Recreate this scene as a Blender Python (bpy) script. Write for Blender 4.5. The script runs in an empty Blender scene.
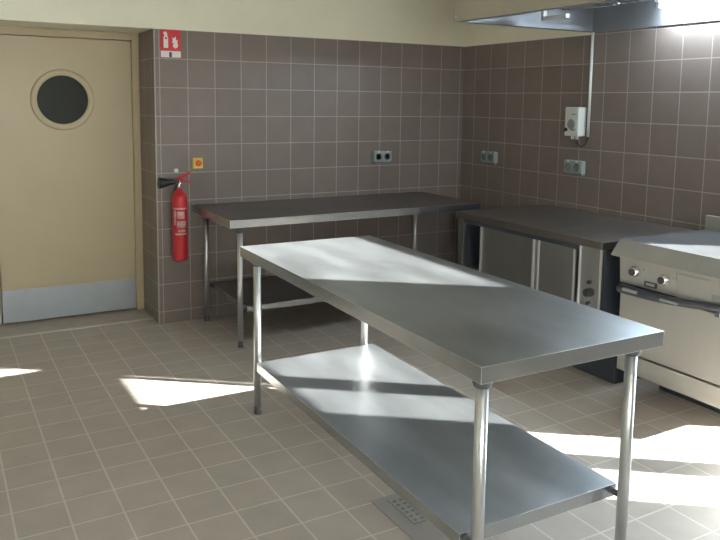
import bpy, bmesh, math, random
from mathutils import Vector, Matrix
S = bpy.context.scene
C = S.collection
random.seed(4)

# ------------------------------------------------------------------ camera
cam_d = bpy.data.cameras.new('camera')
cam = bpy.data.objects.new('camera', cam_d)
C.objects.link(cam)
cam_d.sensor_fit = 'HORIZONTAL'; cam_d.sensor_width = 36
cam_d.lens = 746.83 * 36 / 720
cam_d.shift_x = 9.47 / 720; cam_d.shift_y = -79.73 / 720
cam_d.clip_start = 0.02
r_ = (0.87195903, -0.48943567, 0.01183944); u_ = (0.04728629, 0.10826395, 0.99299694); f_ = (0.48728991, 0.86529281, -0.11754533)
cam.matrix_world = Matrix(((r_[0], u_[0], -f_[0], -4.0478), (r_[1], u_[1], -f_[1], -5.2174), (r_[2], u_[2], -f_[2], 1.6032), (0, 0, 0, 1)))
S.camera = cam

# ------------------------------------------------------------------ light
world = bpy.data.worlds.new('sky'); S.world = world; world.use_nodes = True
bg = world.node_tree.nodes['Background']
bg.inputs[1].default_value = 4.2
_n = world.node_tree.nodes; _l = world.node_tree.links
_tc = _n.new('ShaderNodeTexCoord'); _sp = _n.new('ShaderNodeSeparateXYZ'); _mr = _n.new('ShaderNodeMapRange'); _mx = _n.new('ShaderNodeMix'); _mx.data_type = 'RGBA'
_mr.inputs[1].default_value = -.4; _mr.inputs[2].default_value = .6
_mx.inputs[6].default_value = (.95, .96, .95, 1); _mx.inputs[7].default_value = (.66, .82, 1, 1)
_l.new(_tc.outputs['Generated'], _sp.inputs[0]); _l.new(_sp.outputs[0], _mr.inputs[0]); _l.new(_mr.outputs[0], _mx.inputs[0]); _l.new(_mx.outputs[2], bg.inputs[0])
SUN_DIR = Vector((-1.70, 1.266, -1.0)).normalized()
sd = bpy.data.lights.new('sun', 'SUN'); sd.energy = 20; sd.angle = math.radians(0.6); sd.color = (1.0, 0.975, 0.94)
sun = bpy.data.objects.new('sun', sd); C.objects.link(sun); sun.location = (6, -8, 6)
sun.rotation_euler = SUN_DIR.to_track_quat('-Z', 'Y').to_euler()
def portal(name, loc, rot, sx, sy):
    l = bpy.data.lights.new(name, 'AREA'); l.shape = 'RECTANGLE'; l.size = sx; l.size_y = sy
    l.cycles.is_portal = True
    o = bpy.data.objects.new(name, l); C.objects.link(o); o.location = loc; o.rotation_euler = rot
portal('daylight_portal', (0.22, -3.97, 1.25), (0, math.radians(90), 0), 2.5, 1.55)
portal('daylight_portal', (-3.6, -7.22, 1.75), (math.radians(-90), 0, 0), 2.4, 1.5)
VS = S.view_settings
VS.view_transform = 'Standard'; VS.look = 'None'; VS.gamma = 1; VS.use_curve_mapping = False
VS.exposure = 1.68

# ------------------------------------------------------------------ materials
def mat(name, col, rough=.5, metal=0., noise=0., nscale=8., bump=0., spec=None, stretch=None, rnoise=0.):
    m = bpy.data.materials.new(name); m.use_nodes = True
    nt = m.node_tree; b = nt.nodes['Principled BSDF']
    b.inputs['Base Color'].default_value = (*col, 1); b.inputs['Roughness'].default_value = rough; b.inputs['Metallic'].default_value = metal
    if spec is not None: b.inputs['Specular IOR Level'].default_value = spec
    tc = nt.nodes.new('ShaderNodeTexCoord'); mp = nt.nodes.new('ShaderNodeMapping')
    nt.links.new(tc.outputs['Object'], mp.inputs[0])
    if stretch: mp.inputs['Scale'].default_value = stretch
    n = nt.nodes.new('ShaderNodeTexNoise'); n.inputs['Scale'].default_value = nscale; n.inputs['Detail'].default_value = 5
    nt.links.new(mp.outputs[0], n.inputs[0])
    if noise:
        mx = nt.nodes.new('ShaderNodeMix'); mx.data_type = 'RGBA'
        mx.inputs[6].default_value = (*[c * (1 - noise) for c in col], 1); mx.inputs[7].default_value = (*[min(1, c * (1 + noise)) for c in col], 1)
        cr = nt.nodes.new('ShaderNodeMapRange'); cr.inputs[1].default_value = .3; cr.inputs[2].default_value = .7
        nt.links.new(n.outputs[0], cr.inputs[0]); nt.links.new(cr.outputs[0], mx.inputs[0]); nt.links.new(mx.outputs[2], b.inputs['Base Color'])
    if rnoise:
        mr = nt.nodes.new('ShaderNodeMapRange'); mr.inputs[1].default_value = .3; mr.inputs[2].default_value = .7
        mr.inputs[3].default_value = rough - rnoise; mr.inputs[4].default_value = rough + rnoise
        nt.links.new(n.outputs[0], mr.inputs[0]); nt.links.new(mr.outputs[0], b.inputs['Roughness'])
    if bump:
        bp = nt.nodes.new('ShaderNodeBump'); bp.inputs['Strength'].default_value = bump; bp.inputs['Distance'].default_value = .002
        nt.links.new(n.outputs[0], bp.inputs['Height']); nt.links.new(bp.outputs[0], b.inputs['Normal'])
    return m

def tile_mat(name, ua, va, u0, v0, w, h, c1, c2, grout, rough, mortar=.004, spec=.5):
    """square tiles on the world axes ua, va; joints pass through u0, v0"""
    m = bpy.data.materials.new(name); m.use_nodes = True; nt = m.node_tree; b = nt.nodes['Principled BSDF']
    g = nt.nodes.new('ShaderNodeNewGeometry'); sp = nt.nodes.new('ShaderNodeSeparateXYZ'); cb = nt.nodes.new('ShaderNodeCombineXYZ')
    nt.links.new(g.outputs['Position'], sp.inputs[0])
    for ax, off, slot in ((ua, u0, 0), (va, v0, 1)):
        a = nt.nodes.new('ShaderNodeMath'); a.operation = 'SUBTRACT'; a.inputs[1].default_value = off
        nt.links.new(sp.outputs[ax], a.inputs[0]); nt.links.new(a.outputs[0], cb.inputs[slot])
    br = nt.nodes.new('ShaderNodeTexBrick'); br.offset = 0; br.squash = 1
    br.inputs['Scale'].default_value = 1; br.inputs['Brick Width'].default_value = w; br.inputs['Row Height'].default_value = h
    br.inputs['Mortar Size'].default_value = mortar / 2; br.inputs['Mortar Smooth'].default_value = .3; br.inputs['Bias'].default_value = 0
    br.inputs['Color1'].default_value = (*c1, 1); br.inputs['Color2'].default_value = (*c2, 1); br.inputs['Mortar'].default_value = (*grout, 1)
    nt.links.new(cb.outputs[0], br.inputs['Vector'])
    n = nt.nodes.new('ShaderNodeTexNoise'); n.inputs['Scale'].default_value = 7; n.inputs['Detail'].default_value = 6
    nt.links.new(g.outputs['Position'], n.inputs[0])
    mr = nt.nodes.new('ShaderNodeMapRange'); mr.inputs[1].default_value = .3; mr.inputs[2].default_value = .7; mr.inputs[3].default_value = .94; mr.inputs[4].default_value = 1.06
    nt.links.new(n.outputs[0], mr.inputs[0])
    mu = nt.nodes.new('ShaderNodeMix'); mu.data_type = 'RGBA'; mu.blend_type = 'MULTIPLY'; mu.inputs[0].default_value = 1
    nt.links.new(br.outputs['Color'], mu.inputs[6]); nt.links.new(mr.outputs[0], mu.inputs[7]); nt.links.new(mu.outputs[2], b.inputs['Base Color'])
    b.inputs['Roughness'].default_value = rough; b.inputs['Specular IOR Level'].default_value = spec
    bp = nt.nodes.new('ShaderNodeBump'); bp.inputs['Strength'].default_value = .5; bp.inputs['Distance'].default_value = .001; bp.invert = True
    nt.links.new(br.outputs['Fac'], bp.inputs['Height']); nt.links.new(bp.outputs[0], b.inputs['Normal'])
    return m

WC1, WC2, WG = (.186, .147, .129), (.206, .164, .145), (.38, .335, .305)
FC1, FC2, FG = (.43, .378, .333), (.46, .405, .357), (.61, .56, .50)
M = {}
M['tile_back'] = tile_mat('brown wall tile back', 0, 2, -2.6407, .087, .2, .2, WC1, WC2, WG, .38, mortar=.007)
M['tile_right'] = tile_mat('brown wall tile right', 1, 2, -4.1577, .087, .2, .2, WC1, WC2, WG, .38, mortar=.007)
M['tile_reveal'] = tile_mat('brown wall tile reveal', 1, 2, .08, .087, .2, .2, WC1, WC2, WG, .38, mortar=.007)
M['tile_floor'] = tile_mat('grey brown floor tile', 0, 1, -3.841, -1.8065, .1929, .1967, FC1, FC2, FG, .5, mortar=.009)
M['plain_floor'] = mat('smooth grey brown floor', (.42, .36, .31), .5, noise=.08)
M['strip'] = mat('pale joint strip', (.60, .57, .50), .5)
M['edge_trim'] = mat('greyish tile edge trim', (.40, .36, .31), .5)
M['cream'] = mat('cream wall paint', (.79, .745, .60), .7, noise=.03, nscale=3)
M['white_paint'] = mat('white ceiling paint', (.75, .73, .67), .8)
M['door'] = mat('beige door laminate', (.51, .415, .27), .42, noise=.03, nscale=3)
M['frame'] = mat('beige door frame paint', (.48, .38, .24), .5)
M['kick'] = mat('brushed aluminium kick plate', (.43, .45, .47), .42, .75, noise=.04)
M['dark_glass'] = mat('dark door glass', (.030, .030, .024), .35, spec=.15)
M['rubber'] = mat('black rubber', (.02, .02, .022), .6)
M['steel'] = mat('worn stainless steel sheet', (.43, .455, .475), .335, .86, noise=.20, nscale=5, stretch=(1, .4, 1), rnoise=.045)
M['steel_rim'] = mat('folded stainless edge', (.48, .495, .51), .25, .92, noise=.05)
M['edge_highlight'] = mat('painted fold highlight', (.92, .93, .95), .30, .85)  # bright reflection along the folds, put into the colour
M['tube'] = mat('stainless tube', (.62, .62, .62), .36, .9)
M['foot'] = mat('grey plastic foot', (.10, .10, .105), .5)
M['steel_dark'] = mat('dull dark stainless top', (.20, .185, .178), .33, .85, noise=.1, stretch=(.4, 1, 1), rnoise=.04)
M['steel_door'] = mat('satin stainless door', (.24, .24, .24), .42, .85, noise=.06, nscale=9, stretch=(1, 1, .15))
M['steel_warm'] = mat('warm satin stainless', (.42, .41, .38), .40, .62, noise=.04, nscale=9, stretch=(1, 1, .15))
M['hob'] = mat('dark steel cooking surface', (.15, .155, .165), .38, .4, noise=.1)
M['hood'] = mat('hood stainless sheet', (.46, .42, .35), .45, .55, noise=.03)
M['hood_in'] = mat('hood inner sheet', (.24, .245, .26), .6, .4, noise=.05)
M['black'] = mat('black plastic', (.018, .018, .02), .38)
M['handle_dark'] = mat('dark blue grey handle', (.05, .055, .07), .35)
M['interior'] = mat('dark blue grey interior', (.06, .07, .085), .5, .4)
M['red'] = mat('red extinguisher paint', (.52, .020, .028), .28)
M['label'] = mat('pale pink label print', (.62, .36, .34), .5, noise=.25, nscale=60)
M['sign_red'] = mat('red sign', (.60, .03, .04), .45)
M['sign_white'] = mat('white sign print', (.80, .76, .74), .45)
M['navy'] = mat('navy print', (.03, .04, .12), .45)
M['yellow'] = mat('yellow plate', (.75, .55, .12), .45)
M['orange'] = mat('orange red push button', (.70, .10, .02), .4)
M['white_plastic'] = mat('white plastic', (.62, .62, .58), .45)
M['grey_plastic'] = mat('grey plastic', (.26, .28, .28), .45)
M['socket_grey'] = mat('blue grey plastic', (.28, .32, .32), .45)
M['socket_dark'] = mat('dark grey plastic', (.15, .17, .175), .5)
M['chrome'] = mat('chrome', (.8, .8, .8), .15, 1)
M['knob'] = mat('dark purple grey knob face', (.07, .06, .075), .35, .3)
M['grate'] = mat('drain cover steel', (.34, .33, .31), .42, .5)
M['frame_white'] = mat('white window frame', (.7, .7, .7), .5)
M['outdoor'] = mat('pale paving outside', (.45, .43, .40), .9, noise=.1)

m = bpy.data.materials.new('clear window glass'); m.use_nodes = True; nt = m.node_tree; nt.nodes.remove(nt.nodes['Principled BSDF'])
tr = nt.nodes.new('ShaderNodeBsdfTransparent'); gl = nt.nodes.new('ShaderNodeBsdfGlossy'); gl.inputs['Roughness'].default_value = .02
fr = nt.nodes.new('ShaderNodeFresnel'); fr.inputs[0].default_value = 1.3; mx = nt.nodes.new('ShaderNodeMixShader')
tr.inputs[0].default_value = (.95, .97, .96, 1)
nt.links.new(fr.outputs[0], mx.inputs[0]); nt.links.new(tr.outputs[0], mx.inputs[1]); nt.links.new(gl.outputs[0], mx.inputs[2])
nt.links.new(mx.outputs[0], nt.nodes['Material Output'].inputs[0]); M['glass'] = m
m = bpy.data.materials.new('glare lamp tube'); m.use_nodes = True; b = m.node_tree.nodes['Principled BSDF']
b.inputs['Emission Color'].default_value = (.72, .88, 1, 1); b.inputs['Emission Strength'].default_value = 75; M['lamp'] = m

# ------------------------------------------------------------------ mesh helpers
def nb(): return bmesh.new()
def box(bm, lo, hi, mi=0, skip=()):
    x0, y0, z0 = lo; x1, y1, z1 = hi
    v = [bm.verts.new(p) for p in ((x0,y0,z0),(x1,y0,z0),(x1,y1,z0),(x0,y1,z0),(x0,y0,z1),(x1,y0,z1),(x1,y1,z1),(x0,y1,z1))]
    for k, q in {'-z':(0,3,2,1), '+z':(4,5,6,7), '-y':(0,1,5,4), '+x':(1,2,6,5), '+y':(2,3,7,6), '-x':(3,0,4,7)}.items():
        if k in skip: continue
        f = bm.faces.new([v[i] for i in q]); f.material_index = mi
    return bm
def lathe(bm, prof, c=(0,0,0), axis='z', n=24, cap=True, mi=0):
    """prof = [(radius, height)]"""
    rings = []
    for r, h in prof:
        ring = []
        for i in range(n):
            a = 2*math.pi*i/n; x, y = r*math.cos(a), r*math.sin(a)
            p = {'z': (x, y, h), 'x': (h, x, y), 'y': (y, h, x)}[axis]
            ring.append(bm.verts.new((c[0]+p[0], c[1]+p[1], c[2]+p[2])))
        rings.append(ring)
    for a, b in zip(rings, rings[1:]):
        for i in range(n):
            f = bm.faces.new((a[i], a[(i+1)%n], b[(i+1)%n], b[i])); f.smooth = True; f.material_index = mi
    if cap:
        bm.faces.new(list(reversed(rings[0]))).material_index = mi; bm.faces.new(rings[-1]).material_index = mi
    return bm
def tube(bm, pts, r, n=10, rs=None):
    pts = [Vector(p) for p in pts]; rings = []; up = None
    for i, p in enumerate(pts):
        t = (pts[min(i+1, len(pts)-1)] - pts[max(i-1, 0)]).normalized()
        if up is None: up = t.orthogonal().normalized()
        up = (up - t*up.dot(t)).normalized(); s = t.cross(up)
        rr = rs[i] if rs else r
        rings.append([bm.verts.new(p + rr*(up*math.cos(2*math.pi*k/n) + s*math.sin(2*math.pi*k/n))) for k in range(n)])
    for a, b in zip(rings, rings[1:]):
        for k in range(n):
            f = bm.faces.new((a[k], a[(k+1)%n], b[(k+1)%n], b[k])); f.smooth = True
    bm.faces.new(list(reversed(rings[0]))); bm.faces.new(rings[-1])
    return bm
def prism(bm, poly, a, b, axis='y', mi=0):
    def P(p, t):
        return {'y': (p[0], t, p[1]), 'x': (t, p[0], p[1]), 'z': (p[0], p[1], t)}[axis]
    A = [bm.verts.new(P(p, a)) for p in poly]; B = [bm.verts.new(P(p, b)) for p in poly]; n = len(poly)
    bm.faces.new(A).material_index = mi; bm.faces.new(list(reversed(B))).material_index = mi
    for i in range(n): bm.faces.new((A[i], B[i], B[(i+1)%n], A[(i+1)%n])).material_index = mi
    return bm
def obj(name, bm, mats, parent=None, bevel=0., seg=2, fix=True, loc=None):
    if fix: bmesh.ops.recalc_face_normals(bm, faces=bm.faces)
    me = bpy.data.meshes.new(name); bm.to_mesh(me); bm.free()
    for mm in (mats if isinstance(mats, (list, tuple)) else [mats]): me.materials.append(M[mm])
    o = bpy.data.objects.new(name, me); C.objects.link(o)
    if bevel:
        bv = o.modifiers.new('bevel', 'BEVEL'); bv.width = bevel; bv.segments = seg; bv.limit_method = 'ANGLE'; bv.angle_limit = math.radians(40)
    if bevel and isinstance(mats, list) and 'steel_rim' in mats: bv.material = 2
    if parent: o.parent = parent
    if loc: o.location = loc
    return o
def thing(name, label, cat, loc=(0,0,0), group=None):
    o = bpy.data.objects.new(name, None); C.objects.link(o); o.location = loc; o.empty_display_size = .1
    return tag(o, label, cat, group)
def tag(o, label, cat, group=None):
    o['label'] = label; o['category'] = cat
    if group: o['group'] = group
    return o
def struct(name, bm, mats, parent=None, label=None, cat=None, **k):
    o = obj(name, bm, mats, parent, **k)
    if not parent: o['kind'] = 'structure'; o['label'] = label; o['category'] = cat
    return o
def copy_tree(o, parent=None):
    c = o.copy(); C.objects.link(c)
    if parent: c.parent = parent
    for ch in list(o.children): copy_tree(ch, c)
    return c

# ------------------------------------------------------------------ room
ZT = 2.087; ZC = 2.95; XL = -5.6; YR = -7.2
XE = -2.675; XD = -4.68        # door recess right and left edge
bm = nb(); box(bm, (XL, YR, -.1), (0, .15, 0), 0); box(bm, (XD, .15, -.1), (XE, .75, 0), 1)
struct('floor', bm, ['tile_floor', 'plain_floor'], label='grey brown tiled kitchen floor with pale joints', cat='floor')
struct('ceiling', box(nb(), (XL, YR, ZC), (.2, .75, ZC+.1)), 'white_paint', label='white ceiling above the kitchen', cat='ceiling')
# back wall: tiled lower zone, cream above, with a recess for the double door on the left
bm = nb()
box(bm, (XE, 0, 0), (.2, .75, ZT), 0); box(bm, (XE, 0, ZT), (.2, .75, ZC), 1)
box(bm, (XL, 0, 0), (XD, .75, ZT), 0); box(bm, (XL, 0, ZT), (XE, .75, ZC), 1)
for f in bm.faces:
    if f.material_index == 0 and abs(f.normal.x) > .9 and f.calc_center_median().z < ZT: f.material_index = 2
bm.normal_update()
for f in bm.faces:
    if f.material_index == 0 and abs(f.normal.x) > .9: f.material_index = 2
struct('wall_back', bm, ['tile_back', 'cream', 'tile_reveal'], label='back wall with brown square tiles below cream paint', cat='wall')
struct('wall_light_stop', box(nb(), (XL, .75, 0), (.2, .8, ZC)), 'cream', label='plain unseen wall added behind the double door to stop light leaks', cat='wall')  # added out of view, keeps sky light from leaking past the door gaps
# right wall with window wall opening further to the right of the photo's frame
bm = nb()
WY0, WY1, WZ1 = -4.75, -3.2, 2.75
for lo, hi, mi in (((0, WY1, 0), (.2, -1.45, 2.46), 0), ((0, WY1, 2.46), (.2, -1.45, ZC), 1), ((0, -1.45, 0), (.2, 0, ZT), 0), ((0, -1.45, ZT), (.2, 0, ZC), 1), ((0, YR, 0), (.2, WY0, ZT), 0), ((0, YR, ZT), (.2, WY0, ZC), 1), ((0, WY0, WZ1), (.2, WY1, ZC), 1)):
    box(bm, lo, hi, mi)
struct('wall_right', bm, ['tile_right', 'cream'], label='right wall with brown square tiles and a tall glazed opening', cat='wall')
bm = box(nb(), (XL-.2, YR, 0), (XL, .75, ZC))
struct('wall_left', bm, 'cream', label='cream left wall', cat='wall')
bm = nb()
RX0, RX1, RZ0, RZ1 = -4.8, -2.4, 1.0, 2.5
for lo, hi in (((XL, YR-.2, 0), (RX0, YR, ZC)), ((RX1, YR-.2, 0), (.2, YR, ZC)), ((RX0, YR-.2, 0), (RX1, YR, RZ0)), ((RX0, YR-.2, RZ1), (RX1, YR, ZC))): box(bm, lo, hi)
struct('wall_front', bm, 'cream', label='cream wall behind the photographer with an opening for the added fill window', cat='wall')
# windows
bm = nb()
for y0, y1, z0, z1 in ((WY0, -4.525, 0, WZ1), (-3.25, WY1, 0, WZ1), (-4.17, -4.045, 0, 1.875), (-4.525, -3.25, 1.875, 2.07), (-4.525, -3.25, 2.55, WZ1), (-4.525, -3.25, 0, .05)):
    box(bm, (0, y0, z0), (.06, y1, z1))
w = struct('window_1', bm, 'frame_white', label='tall white framed glazed door and fanlight in the right wall', cat='window')
for y0, y1, z0, z1 in ((-4.525, -4.17, .05, 1.875), (-4.045, -3.25, .05, 1.875), (-4.525, -3.25, 2.07, 2.55)):
    obj('pane', box(nb(), (.028, y0, z0), (.034, y1, z1)), 'glass', w)
bm = nb()
box(bm, (RX0, YR-.06, RZ0), (RX1, YR, RZ0+.06)); box(bm, (RX0, YR-.06, RZ1-.06), (RX1, YR, RZ1))
for x in (RX0, -3.63, RX1-.06): box(bm, (x, YR-.06, RZ0+.06), (x+.06, YR, RZ1-.06))
w = struct('fill_window', bm, 'frame_white', label='wide white framed window added unseen behind the photographer for fill light', cat='window')  # unseen window, added to give fill light from behind
for x0, x1 in ((RX0+.06, -3.63), (-3.57, RX1-.06)): obj('pane', box(nb(), (x0, YR-.034, RZ0+.06), (x1, YR-.028, RZ1-.06)), 'glass', w)
bm = nb(); box(bm, (.2, -30, -.12), (25, 20, -.02)); box(bm, (-25, -30, -.12), (.2, YR-.2, -.02)); box(bm, (-25, YR-.2, -.12), (XL-.2, 20, -.02))
struct('ground', bm, 'outdoor', label='pale paving outside the windows', cat='ground')
# trims
struct('trim_1', box(nb(), (XE-.004, -.003, 0), (XE+.005, .006, ZT), 0), 'edge_trim', label='pale tile edge trim on the outer corner beside the door', cat='trim')
struct('trim_2', box(nb(), (XD, .145, 0), (XE, .178, .003), 0), 'strip', label='pale strip across the floor at the door recess', cat='trim')

# ------------------------------------------------------------------ doors
bm = nb()
box(bm, (XE-.052, .43, 0), (XE, .52, 2.086)); box(bm, (XD, .43, 0), (XD+.052, .52, 2.086)); box(bm, (XD+.052, .43, 2.032), (XE-.052, .52, 2.086))
struct('trim_3', bm, 'frame', label='beige painted frame around the double door', cat='door frame', bevel=.003)
def door(name, x0, x1, label, hx):
    y0, y1 = .46, .50
    cx, cz, R = hx, 1.593, .215
    # leaf with a round hole
    bm = nb(); n = 48
    def face_ring(y):
        return [bm.verts.new((cx+R*math.cos(2*math.pi*i/n), y, cz+R*math.sin(2*math.pi*i/n))) for i in range(n)]
    def outer(y):
        o = []
        for i in range(n):
            a = 2*math.pi*i/n; dx, dz = math.cos(a), math.sin(a)
            t = min((x1-cx)/dx if dx > 1e-6 else 9e9, (x0-cx)/dx if dx < -1e-6 else 9e9, (2.028-cz)/dz if dz > 1e-6 else 9e9, (.012-cz)/dz if dz < -1e-6 else 9e9)
            o.append(bm.verts.new((cx+t*dx, y, cz+t*dz)))
        return o
    rings = [face_ring(y0), outer(y0), outer(y1), face_ring(y1)]
    # snap the nearest outer verts to the four corners
    for R_, y in ((rings[1], y0), (rings[2], y1)):
        for px in (x0, x1):
            for pz in (.012, 2.028):
                v = min(R_, key=lambda q: (q.co.x-px)**2 + (q.co.z-pz)**2); v.co = (px, y, pz)
    for a, b in ((0,1),(1,2),(2,3),(3,0)):
        for i in range(n): bm.faces.new((rings[a][i], rings[a][(i+1)%n], rings[b][(i+1)%n], rings[b][i]))
    d = struct(name, bm, 'door', label=label, cat='door')
    rg = nb(); lathe(rg, [(.172, .452), (.176, .447), (.205, .447), (.213, .452), (.217, .460), (.217, .47), (.172, .47), (.172, .452)], (cx, 0, cz), 'y', 56, cap=False)
    p = obj('porthole_ring', rg, 'frame' if False else 'door', d)
    obj('porthole_glass', lathe(nb(), [(.180, .462), (.180, .474)], (cx, 0, cz), 'y', 56), 'dark_glass', d)
    k = obj('kick_plate', box(nb(), (x0+.004, .457, .014), (x1-.004, .46, .247)), 'kick', d); k['label'] = 'brushed metal kick plate'
    return d
d1 = door('door_1', -3.660, -2.729, 'beige door leaf with round dark porthole beside the tiled corner', -3.212)
d2 = door('door_2', -4.626, -3.668, 'beige door leaf cut off at the left picture edge', -4.08)

# ------------------------------------------------------------------ work tables
def shell(bm, x0, x1, y0, y1, z1, rim, t=.0015, lip=.012):
    """a folded sheet top: flat top, turned-down rim, small inward lip, open below"""
    z0 = z1-rim
    def ring(i, z): return [bm.verts.new(p) for p in ((x0+i, y0+i, z), (x1-i, y0+i, z), (x1-i, y1-i, z), (x0+i, y1-i, z))]
    R = [ring(0, z1), ring(0, z0), ring(lip, z0), ring(lip, z0+t), ring(t, z0+t), ring(t, z1-.02)]
    bm.faces.new(R[0])
    for a, b in zip(R, R[1:]):
        for k in range(4): bm.faces.new((a[k], a[(k+1)%4], b[(k+1)%4], b[k]))
    bm.faces.new(list(reversed(R[-1])))
    bm.normal_update()
    for f in bm.faces:
        if abs(f.normal.z) < .5: f.material_index = 1  # rim sides use a lighter steel, reflected floor sunlight put into its colour
    return bm
def leg(parent, x, y, ztop, r=.0195, collar=True):
    l = obj('leg', lathe(nb(), [(r, .045), (r, ztop)], (x, y, 0), n=28), 'tube', parent)
    obj('foot', lathe(nb(), [(r*.95, 0), (r*1.0, .006), (r*.86, .02), (r*.86, .046)], (x, y, 0), n=24), 'foot', l)
    if collar: obj('collar', lathe(nb(), [(r*1.02, ztop-.072), (r*1.35, ztop-.070), (r*1.55, ztop-.058), (r*1.55, ztop)], (x, y, 0), n=28), 'foot', l)
    return l
def table(name, label, W, L, H, rim, ix, iy, zs, sx, sy, loc, srim=.045):
    t = thing(name, label, 'table', loc)
    obj('tabletop', shell(nb(), -W/2, W/2, -L/2, L/2, H, rim), ['steel', 'steel_rim', 'edge_highlight'], t, bevel=.006, seg=3)
    sh = obj('shelf', shell(nb(), -W/2+sx, W/2-sx, -L/2+sy, L/2-sy, zs, srim), ['steel', 'steel_rim', 'edge_highlight'], t, bevel=.003, seg=3)
    for a in (-1, 1):
        for b in (-1, 1):
            x, y = a*(W/2-ix), b*(L/2-iy)
            leg(t, x, y, H-.021)
            ye = b*(L/2-sy)
            lo, hi = sorted((y-b*.018, ye-b*.004))
            bm = lathe(nb(), [(.011, lo), (.011, hi)], (x, 0, zs-.018), 'y', 16)
            obj('bracket', bm, 'foot', t, bevel=.002)
    # fold highlights are painted in by the bevel material
    # stiffening channels under the top
    bm = nb()
    for x in (-W/2+ix, W/2-ix): box(bm, (x-.02, -L/2+iy, H-.035), (x+.02, L/2-iy, H-.0205))
    obj('rail', bm, 'steel_rim', t)
    return t
t1 = table('work_table', 'long stainless steel work table in the middle of the floor, sun on its top', .755, 1.946, .868, .051, .064, .073, .29, .039, .126, (-2.339, -2.671, 0))
t1.rotation_euler = (0, 0, -.014)
# table against the back wall: its long side runs along x
t2 = thing('work_table', 'stainless steel work table pushed against the back wall beside the fire extinguisher', 'table', (-1.43, -.408, 0))
W2, L2, H2 = 2.0, .80, .852
obj('tabletop', shell(nb(), -W2/2, W2/2, -L2/2, L2/2, H2, .05), ['steel_dark', 'steel_rim', 'edge_highlight'], t2, bevel=.006, seg=3)
obj('shelf', shell(nb(), -W2/2+.125, W2/2-.125, -L2/2+.035, L2/2-.035, .275, .036), ['steel_dark', 'steel_rim', 'edge_highlight'], t2, bevel=.003, seg=3)
for a in (-1, 1):
    for b in (-1, 1):
        x, y = a*(W2/2-.088), b*(L2/2-.062)
        leg(t2, x, y, H2-.021, .0185)
        lo, hi = sorted((x-a*.016, a*(W2/2-.125)-a*.004))
        obj('bracket', lathe(nb(), [(.011, lo), (.011, hi)], (0, y, .257), 'x', 16), 'foot', t2)

# ------------------------------------------------------------------ low steel cabinet (warming cupboard) along the right wall
cb = thing('steel_cabinet', 'low stainless steel cabinet with sliding doors along the right tiled wall', 'cabinet', (-.42, -1.71, 0))
def CB(n, lo, hi, mm, bev=.002, par=None):
    return obj(n, box(nb(), (lo[0]+.42, lo[1]+1.71, lo[2]), (hi[0]+.42, hi[1]+1.71, hi[2])), mm, par or cb, bevel=bev)
X0, X1, Y0, Y1 = -.83, -.004, -2.360, -1.065
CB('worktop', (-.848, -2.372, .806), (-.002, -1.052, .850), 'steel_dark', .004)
bm = nb()
for lo, hi in (((X0, Y1-.055, .20), (X1, Y1, .806)), ((X0+.02, Y0, .20), (X1, Y0+.02, .806)), ((X0, Y0+.02, .20), (X1, Y1-.055, .22)), ((X1-.02, Y0+.02, .22), (X1, Y1-.055, .806)),
               ((X0, Y0+.02, .776), (X1-.02, Y1-.055, .806)), ((X0+.03, -2.185, .22), (X1-.02, -2.17, .776)), ((X0+.06, -2.17, .45), (X1-.02, Y1-.055, .465))):
    box(bm, tuple(a+b for a, b in zip(lo, (.42, 1.71, 0))), tuple(a+b for a, b in zip(hi, (.42, 1.71, 0))))
bd = obj('body', bm, 'interior', cb)
CB('corner_post', (X0-.004, Y1-.058, .20), (X0+.02, Y1+.001, .806), 'steel_door')
CB('side_panel', (X0+.02, Y0-.001, .20), (X1, Y0, .806), 'interior', 0)  # shade of the gap beside the range is put into this dark colour
dr = CB('sliding_door', (X0+.012, -1.82, .225), (X0+.030, -1.30, .775), 'steel_door')
CB('door_edge', (X0-.002, -1.312, .225), (X0+.012, -1.30, .775), 'tube', .002, dr)
dr = CB('sliding_door', (X0+.002, -2.165, .225), (X0+.018, -1.815, .775), 'steel_door')
CB('door_edge', (X0-.012, -1.833, .225), (X0+.002, -1.815, .775), 'tube', .003, dr)
CB('door_edge', (X0-.006, -1.870, .225), (X0+.002, -1.858, .775), 'tube', .003, dr)
CB('door_edge', (X0-.010, -2.165, .225), (X0+.002, -2.152, .775), 'tube', .003, dr)
cp = CB('control_panel', (X0-.004, Y0, .20), (X0+.02, -2.200, .806), 'steel_rim')
CB('panel_edge', (X0-.012, -2.208, .20), (X0+.002, -2.196, .806), 'tube', .003, cp)
CB('panel_edge', (X0-.010, Y0-.001, .20), (X0+.002, Y0+.012, .806), 'tube', .003, cp)
for z, r, n in ((.606, .012, 'indicator'), (.546, .027, 'knob'), (.484, .011, 'indicator')):
    obj(n, lathe(nb(), [(r, -.004), (r, -.012), (r*.8, -.030 if n == 'knob' else -.016)], (X0+.42, -2.277+1.71, z), 'x', 20), 'black', cp, bevel=.001)
CB('shade_plinth', (X0+.16, Y0+.01, 0), (X1-.02, Y1-.01, .20), 'interior')  # dark support block, shade under the cabinet put into its colour

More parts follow.
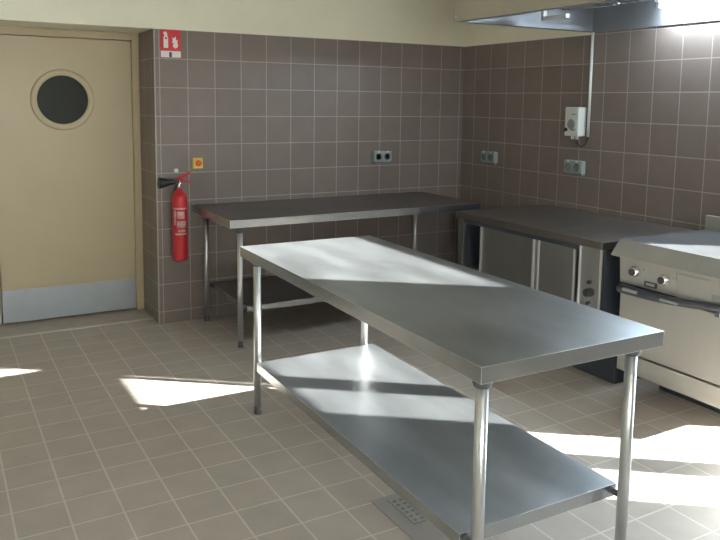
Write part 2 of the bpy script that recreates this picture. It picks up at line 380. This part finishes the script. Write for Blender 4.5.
# ------------------------------------------------------------------ cooking range
rg = thing('cooking_range', 'stainless steel cooking range with two knobs and dark oven handle under the hood', 'stove', (-.45, -2.80, 0))
OX, OY = .45, 2.80
def RB(n, lo, hi, mm, bev=.003, par=None):
    return obj(n, box(nb(), (lo[0]+OX, lo[1]+OY, lo[2]), (hi[0]+OX, hi[1]+OY, hi[2])), mm, par or rg, bevel=bev)
ya, ybr = -3.13, -2.485
RB('body', (-.805, ya, .17), (-.11, ybr-.012, .86), 'steel_warm')
RB('cooktop', (-.842, ya, .86), (-.11, ybr, .889), 'hob', .002)
bm = prism(nb(), [(-.840+OX, .892), (-.905+OX, .815), (-.905+OX, .806), (-.840+OX, .806)], ya+OY, ybr+OY+.004)
obj('front_lip', bm, 'steel_warm', rg, bevel=.003)
RB('backsplash', (-.145, ya, .889), (-.12, -2.49, .975), 'steel_warm', .003)
bm = prism(nb(), [(-.855+OX, .806), (-.842+OX, .658), (-.80+OX, .658), (-.80+OX, .806)], -2.845+OY, -2.497+OY)
p = obj('control_panel', bm, 'steel_warm', rg, bevel=.002)
for y, z in ((-2.605, .737), (-2.785, .731)):
    k = obj('knob', lathe(nb(), [(.029, -.845), (.029, -.862), (.023, -.866), (.021, -.884)], (OX, y+OY, z), 'x', 28), 'chrome', p)
    kf = obj('knob_face', lathe(nb(), [(.0195, -.884), (.019, -.8875)], (OX, y+OY, z), 'x', 28), 'knob', k)
    kf['label'] = 'dark knob face'
    obj('pointer_mark', box(nb(), (-.8525+OX, y-.052+OY, z+.012), (-.849+OX, y-.043+OY, z+.026)), 'grey_plastic', p)
bgf = RB('name_badge', (-.852, -2.735, .672), (-.842, -2.660, .700), 'handle_dark', .001, p)
RB('badge_plate', (-.8535, -2.724, .679), (-.851, -2.671, .693), 'steel_warm', 0, bgf)
bm = prism(nb(), [(-.868+OX, .806), (-.868+OX, .79), (-.850+OX, .775), (-.846+OX, .655), (-.80+OX, .655), (-.80+OX, .806)], ya+OY, -2.848+OY)
p2 = obj('side_control_panel', bm, 'steel_warm', rg, bevel=.002)
RB('vent_slot', (-.853, -3.125, .688), (-.842, -3.045, .715), 'grey_plastic', .001, p2)
RB('recess', (-.81, ya, .615), (-.80, -2.50, .655), 'interior', 0)
dr = RB('oven_door', (-.835, ya, .285), (-.806, -2.497, .625), 'steel_warm', .004)
# bow handle: thick near the left end, slimming to the right
pts = []; rs = []
for i in range(15):
    t = i/14; y = -2.515 - t*.61
    pts.append((-.862-.018*math.sin(math.pi*min(1, t*1.1))+OX, y+OY, .632+.034*t+.010*math.sin(math.pi*t)*-1)); rs.append(.026-.010*t)
h = obj('oven_handle', tube(nb(), pts, .02, 12, rs), 'handle_dark', dr); h['label'] = 'dark curved oven handle'
RB('handle_glint', (-.905, -2.66, .632), (-.886, -2.565, .648), 'grey_plastic', .002, h)  # pale bars imitate reflections on the dark handle
RB('handle_glint', (-.908, -2.90, .634), (-.884, -2.80, .646), 'grey_plastic', .002, h)
for y in (-2.54, -3.09): RB('handle_mount', (-.87, y-.012, .62), (-.83, y+.012, .645), 'handle_dark', .002, h)
RB('lower_panel', (-.832, ya, .172), (-.806, -2.497, .274), 'steel_warm', .003)
RB('shade_plinth', (-.50, ya+.01, 0), (-.14, -2.52, .172), 'interior')  # its dark colour stands in for the shade under the range

# ------------------------------------------------------------------ extractor hood
hd = thing('extractor_hood', 'large beige steel extractor hood over the range and cabinet', 'extractor hood', (-.6, -2.3, 2.1))
hx0, hx1, hy0, hy1, hz0, hz1 = -1.2, -.004, -3.15, -1.43, 2.1, 2.62
def H(n, boxes, mm, bev=0, par=None):
    bm = nb()
    for lo, hi in boxes: box(bm, (lo[0]+.6, lo[1]+2.3, lo[2]-2.1), (hi[0]+.6, hi[1]+2.3, hi[2]-2.1))
    return obj(n, bm, mm, par or hd, bevel=bev)
t = .004
H('canopy', [((hx0, hy0, hz0), (hx0+t, hy1, hz1)), ((hx0+t, hy0, hz0), (hx1, hy0+t, hz1)), ((hx0+t, hy1-t, hz0), (hx1, hy1, hz1)), ((hx0+t, hy0+t, hz1-t), (hx1, hy1-t, hz1))], 'hood')
H('inner_lining', [((hx0+t, hy0+t, hz0+.001), (hx0+t+.002, hy1-t, hz1-t)), ((hx0+.006, hy1-t-.002, hz0+.001), (hx1-.004, hy1-t, hz1-t)), ((hx0+.006, hy0+t, hz0+.001), (hx1-.004, hy0+t+.002, hz1-t)), ((hx1-.004, hy0+t, hz0+.001), (hx1, hy1-t, hz1-t))], 'hood_in')
H('gutter', [((hx0+.006, hy0+.01, hz0), (hx0+.05, hy1-.006, hz0+.003)), ((hx0+.048, hy0+.01, hz0+.003), (hx0+.05, hy1-.05, hz0+.028)), ((hx0+.05, hy1-.05, hz0), (hx1-.05, hy1-.006, hz0+.003)), ((hx0+.05, hy1-.05, hz0+.003), (hx1-.05, hy1-.048, hz0+.028))], 'hood_in', par=None)
# filter bank: a sloped box carrying the mesh filters
bm = prism(nb(), [(-.95+.6, .20), (-.45+.6, .10), (-.45+.6, .51), (-.95+.6, .51)], hy0+.2+2.3, -1.62+2.3)
fb = obj('filter_housing', bm, 'hood_in', hd, bevel=.003)
for k in range(3):
    y1 = -1.66 - k*.44; y0 = y1-.41; bm = nb()
    def sl(x): return .20+(x+.95)*(-.10/.5)-.012
    prism(bm, [(-.93+.6, sl(-.93)), (-.47+.6, sl(-.47)), (-.47+.6, sl(-.47)+.01), (-.93+.6, sl(-.93)+.01)], y0+2.3, y1+2.3)
    for j in range(12):
        y = y0+.02+j*.034; prism(bm, [(-.92+.6, sl(-.92)-.006), (-.48+.6, sl(-.48)-.006), (-.48+.6, sl(-.48)), (-.92+.6, sl(-.92))], y+2.3, y+.016+2.3)
    obj('grease_filter', bm, 'hood_in', hd)
H('bracket', [((-.66, -1.83, 2.125), (-.63, -1.62, 2.150)), ((-.66, -1.64, 2.125), (-.63, -1.62, 2.22))], 'white_plastic', .002)
obj('screw', lathe(nb(), [(.008, -.604), (.006, -.608)], (0, -1.46+2.3, .03), 'x', 12), 'white_plastic', hd)
# tube lamp added inside the hood, wall side, to make the upper right glare
lp = thing('glare_lamp', 'added tube lamp inside the extractor hood standing in for the glare at the top right', 'lamp', (-.07, -2.36, 2.222))
obj('housing', box(nb(), (-.03, -.35, .02), (.04, .35, .06)), 'white_plastic', lp, bevel=.004)
obj('tube', lathe(nb(), [(.016, -.32), (.016, .32)], (0, 0, 0), 'y', 16), 'lamp', lp)
for y in (-.33, .33): obj('end_cap', box(nb(), (-.02, y-.012, -.02), (.02, y+.012, .022)), 'white_plastic', lp, bevel=.002)

# ------------------------------------------------------------------ wall fittings
# conduit
tag(obj('conduit_pipe', lathe(nb(), [(.010, 1.378), (.010, 2.10)], (-.0125, -1.446, 0), 'z', 16), 'white_plastic'), 'thin white vertical conduit pipe running from hood to control box', 'pipe')
ct = thing('control_box', 'white wall control box with dial beside the vertical conduit', 'control box', (0, -1.35, 1.38))
bx = obj('housing', box(nb(), (-.08, -.064, 0), (-.001, .064, .205)), 'white_plastic', ct, bevel=.006, seg=3)
obj('dial', lathe(nb(), [(.036, -.080), (.036, -.084), (.030, -.088)], (0, .0, .085), 'x', 28), 'grey_plastic', ct, bevel=.001)
obj('switch', lathe(nb(), [(.013, -.080), (.013, -.090)], (0, .045, .045), 'x', 16), 'black', ct)
obj('label_plate', box(nb(), (-.0815, -.045, .040), (-.1, -.01, .055)), 'grey_plastic', ct)
obj('indicator', box(nb(), (-.0815, -.045, .15), (-.1, -.02, .16)), 'grey_plastic', ct)
for y in (-.03, .01): obj('cable_gland', lathe(nb(), [(.010, -.022), (.012, -.018), (.012, .001)], (-.05, y, 0), 'z', 14), 'white_plastic', ct)
cab = [(-.05, -.030, -.02), (-.05, -.032, -.045), (-.045, -.045, -.065), (-.035, -.065, -.072), (-.024, -.085, -.055), (-.0145, -.096, -.02), (-.0125, -.096, .0)]
obj('cable', tube(nb(), cab, .005, 8), 'rubber', ct)
def socket(label, loc, rz):
    s = thing('wall_socket', label, 'socket', loc, 'grey double wall sockets')
    s.rotation_euler = (0, 0, rz)
    obj('housing', box(nb(), (-.085, -.045, -.042), (.085, -.001, .048)), 'socket_grey', s, bevel=.005, seg=3)
    for x in (-.041, .041):
        obj('socket_face', lathe(nb(), [(.028, -.045), (.028, -.048), (.022, -.048), (.021, -.044)], (x, 0, 0), 'y', 24), 'socket_dark', s)
        obj('clip', box(nb(), (x-.009, -.050, .034), (x+.009, -.045, .046)), 'white_plastic', s, bevel=.001)
    obj('lower_shade', box(nb(), (-.080, -.035, -.058), (.080, -.002, -.043)), 'socket_dark', s, bevel=.002)  # dark strip standing in for the shadow beneath the housing
    return s
socket('grey wall socket on the back wall above the work table', (-.835, 0, 1.163), 0)
socket('grey wall socket on the right wall nearest the room corner', (0, -.402, 1.163), -math.pi/2)
socket('grey wall socket directly below the white control box', (0, -1.345, 1.157), -math.pi/2)

# sign above the extinguisher
sg = thing('fire_sign', 'red fire extinguisher sign with white pictograms at the top of the tiles', 'sign', (-2.560, 0, 1.990))
obj('plate', box(nb(), (-.072, -.004, -.095), (.072, -.001, .095)), 'sign_red', sg, bevel=.001)
obj('white_strip', box(nb(), (-.070, -.0052, -.094), (.070, -.004, -.050)), 'sign_white', sg)
obj('blue_mark', box(nb(), (-.012, -.0062, -.093), (.006, -.0052, -.058)), 'navy', sg)
bm = nb()   # extinguisher pictogram: body, shoulder, valve and hose
prism(bm, [(-.050, -.030), (-.018, -.030), (-.018, .040), (-.024, .056), (-.024, .068), (-.030, .080), (-.046, .080), (-.052, .068), (-.044, .060), (-.044, .052), (-.050, .040)], -.0052, -.004)
obj('pictogram', bm, 'sign_white', sg)
obj('pictogram_mark', box(nb(), (-.042, -.0062, .030), (-.026, -.0052, .042)), 'sign_red', sg)
bm = nb()   # flame pictogram
prism(bm, [(.030, -.032), (.046, -.026), (.052, -.008), (.046, .010), (.050, .030), (.038, .022), (.036, .052), (.022, .036), (.010, .044), (.016, .022), (.008, .010), (.020, .002), (.014, -.018)], -.0052, -.004)
obj('pictogram', bm, 'sign_white', sg)
# emergency button
eb = thing('emergency_button', 'yellow square plate with an orange red push button above the extinguisher', 'button', (-2.380, 0, 1.153))
obj('plate', box(nb(), (-.036, -.022, -.038), (.036, -.001, .038)), 'yellow', eb, bevel=.004)
obj('push_button', lathe(nb(), [(.013, -.022), (.013, -.030), (.021, -.032), (.021, -.040), (.016, -.044)], (0, 0, 0), 'y', 24), 'orange', eb)
tag(obj('tile_cap', lathe(nb(), [(.015, -.001), (.015, -.010), (.010, -.016)], (-2.536, 0, 1.104), 'y', 20), 'white_plastic'), 'small round pale cap on the tiles just above the extinguisher', 'cap')

# fire extinguisher hung on the wall
ex = thing('fire_extinguisher', 'red fire extinguisher with black horn hanging beside the door recess', 'fire extinguisher', (-2.537, -.082, .475))
R = .054
prof = [(R*.80, 0), (R*.93, .004), (R, .018), (R, .43), (R*.96, .452), (R*.80, .474), (R*.52, .492), (R*.36, .500), (R*.34, .515)]
body = obj('cylinder', lathe(nb(), prof, n=36), 'red', ex)
bm = nb(); n = 24; a0, a1 = math.radians(170), math.radians(330)
def arc_patch(bm, z0, z1, a0, a1, r, n=16):
    lo = [bm.verts.new((r*math.cos(a0+(a1-a0)*i/n), r*math.sin(a0+(a1-a0)*i/n), z0)) for i in range(n+1)]
    hi = [bm.verts.new((v.co.x, v.co.y, z1)) for v in lo]
    lo2 = [bm.verts.new((v.co.x*.985, v.co.y*.985, z0)) for v in lo]; hi2 = [bm.verts.new((v.co.x*.985, v.co.y*.985, z1)) for v in lo]
    for i in range(n):
        for q in ((lo[i], lo[i+1], hi[i+1], hi[i]), (lo2[i+1], lo2[i], hi2[i], hi2[i+1]), (lo[i+1], lo[i], lo2[i], lo2[i+1]), (hi[i], hi[i+1], hi2[i+1], hi2[i])): bm.faces.new(q).smooth = True
    bm.faces.new((lo[0], hi[0], hi2[0], lo2[0])); bm.faces.new((lo[n], lo2[n], hi2[n], hi[n]))
D = math.radians
lab = nb()
arc_patch(lab, .365, .378, D(200), D(310), R*1.01)
arc_patch(lab, .255, .362, D(205), D(225), R*1.01)
arc_patch(lab, .300, .352, D(232), D(290), R*1.01)
arc_patch(lab, .235, .285, D(232), D(305), R*1.01)
arc_patch(lab, .185, .198, D(215), D(310), R*1.01)
arc_patch(lab, .205, .222, D(240), D(300), R*1.01)
l = obj('label_print', lab, 'label', ex); l['label'] = 'pale printed label blocks'
v = obj('valve', lathe(nb(), [(.014, .510), (.017, .516), (.017, .55), (.012, .556), (.012, .575)], n=20), 'chrome', ex)
bm = tube(nb(), [(-.012, -.002, .578), (.03, -.01, .600), (.075, -.016, .622)], .008, 8); box(bm, (-.02, -.014, .566), (.02, .012, .584))
obj('lever', bm, 'red', ex, bevel=.001)
obj('carry_handle', tube(nb(), [(0, -.004, .562), (.03, -.01, .566), (.08, -.016, .552)], .007, 8), 'red', ex, bevel=0)
hn = nb()
tube(hn, [(-.012, -.012, .562), (-.034, -.016, .560), (-.046, -.016, .560), (-.085, -.018, .558), (-.130, -.020, .555), (-.146, -.020, .554), (-.152, -.020, .554)], .02, 22, [.010, .012, .019, .026, .037, .040, .036])
h = obj('horn', hn, 'black', ex); h['label'] = 'black discharge horn'
obj('hanging_bracket', box(nb(), (-.02, .016, .50), (.02, .081, .54)), 'foot', ex, bevel=.002)

# ------------------------------------------------------------------ floor drain gully partly under the big table
dx0, dx1 = -2.565, -2.33
dn = thing('floor_drain', 'steel floor drain channel with a round-holed grate beside the middle table', 'drain', (-2.45, -2.9, 0))
bm = nb()
for lo, hi in (((-.115, -.42, .0005), (.12, .12, .003)),): box(bm, lo, hi)
obj('surround', bm, 'grate', dn, bevel=.001)
g = obj('grate', box(nb(), (-.055, -.105, .003), (.10, .085, .006)), 'grate', dn, bevel=.001)
bm = nb()
for i in range(5):
    for j in range(6):
        x, y = -.036+i*.030, -.085+j*.030
        lathe(bm, [(.009, .006), (.009, .0066)], (x, y, 0), 'z', 10)
obj('grate_holes', bm, 'socket_dark', g)
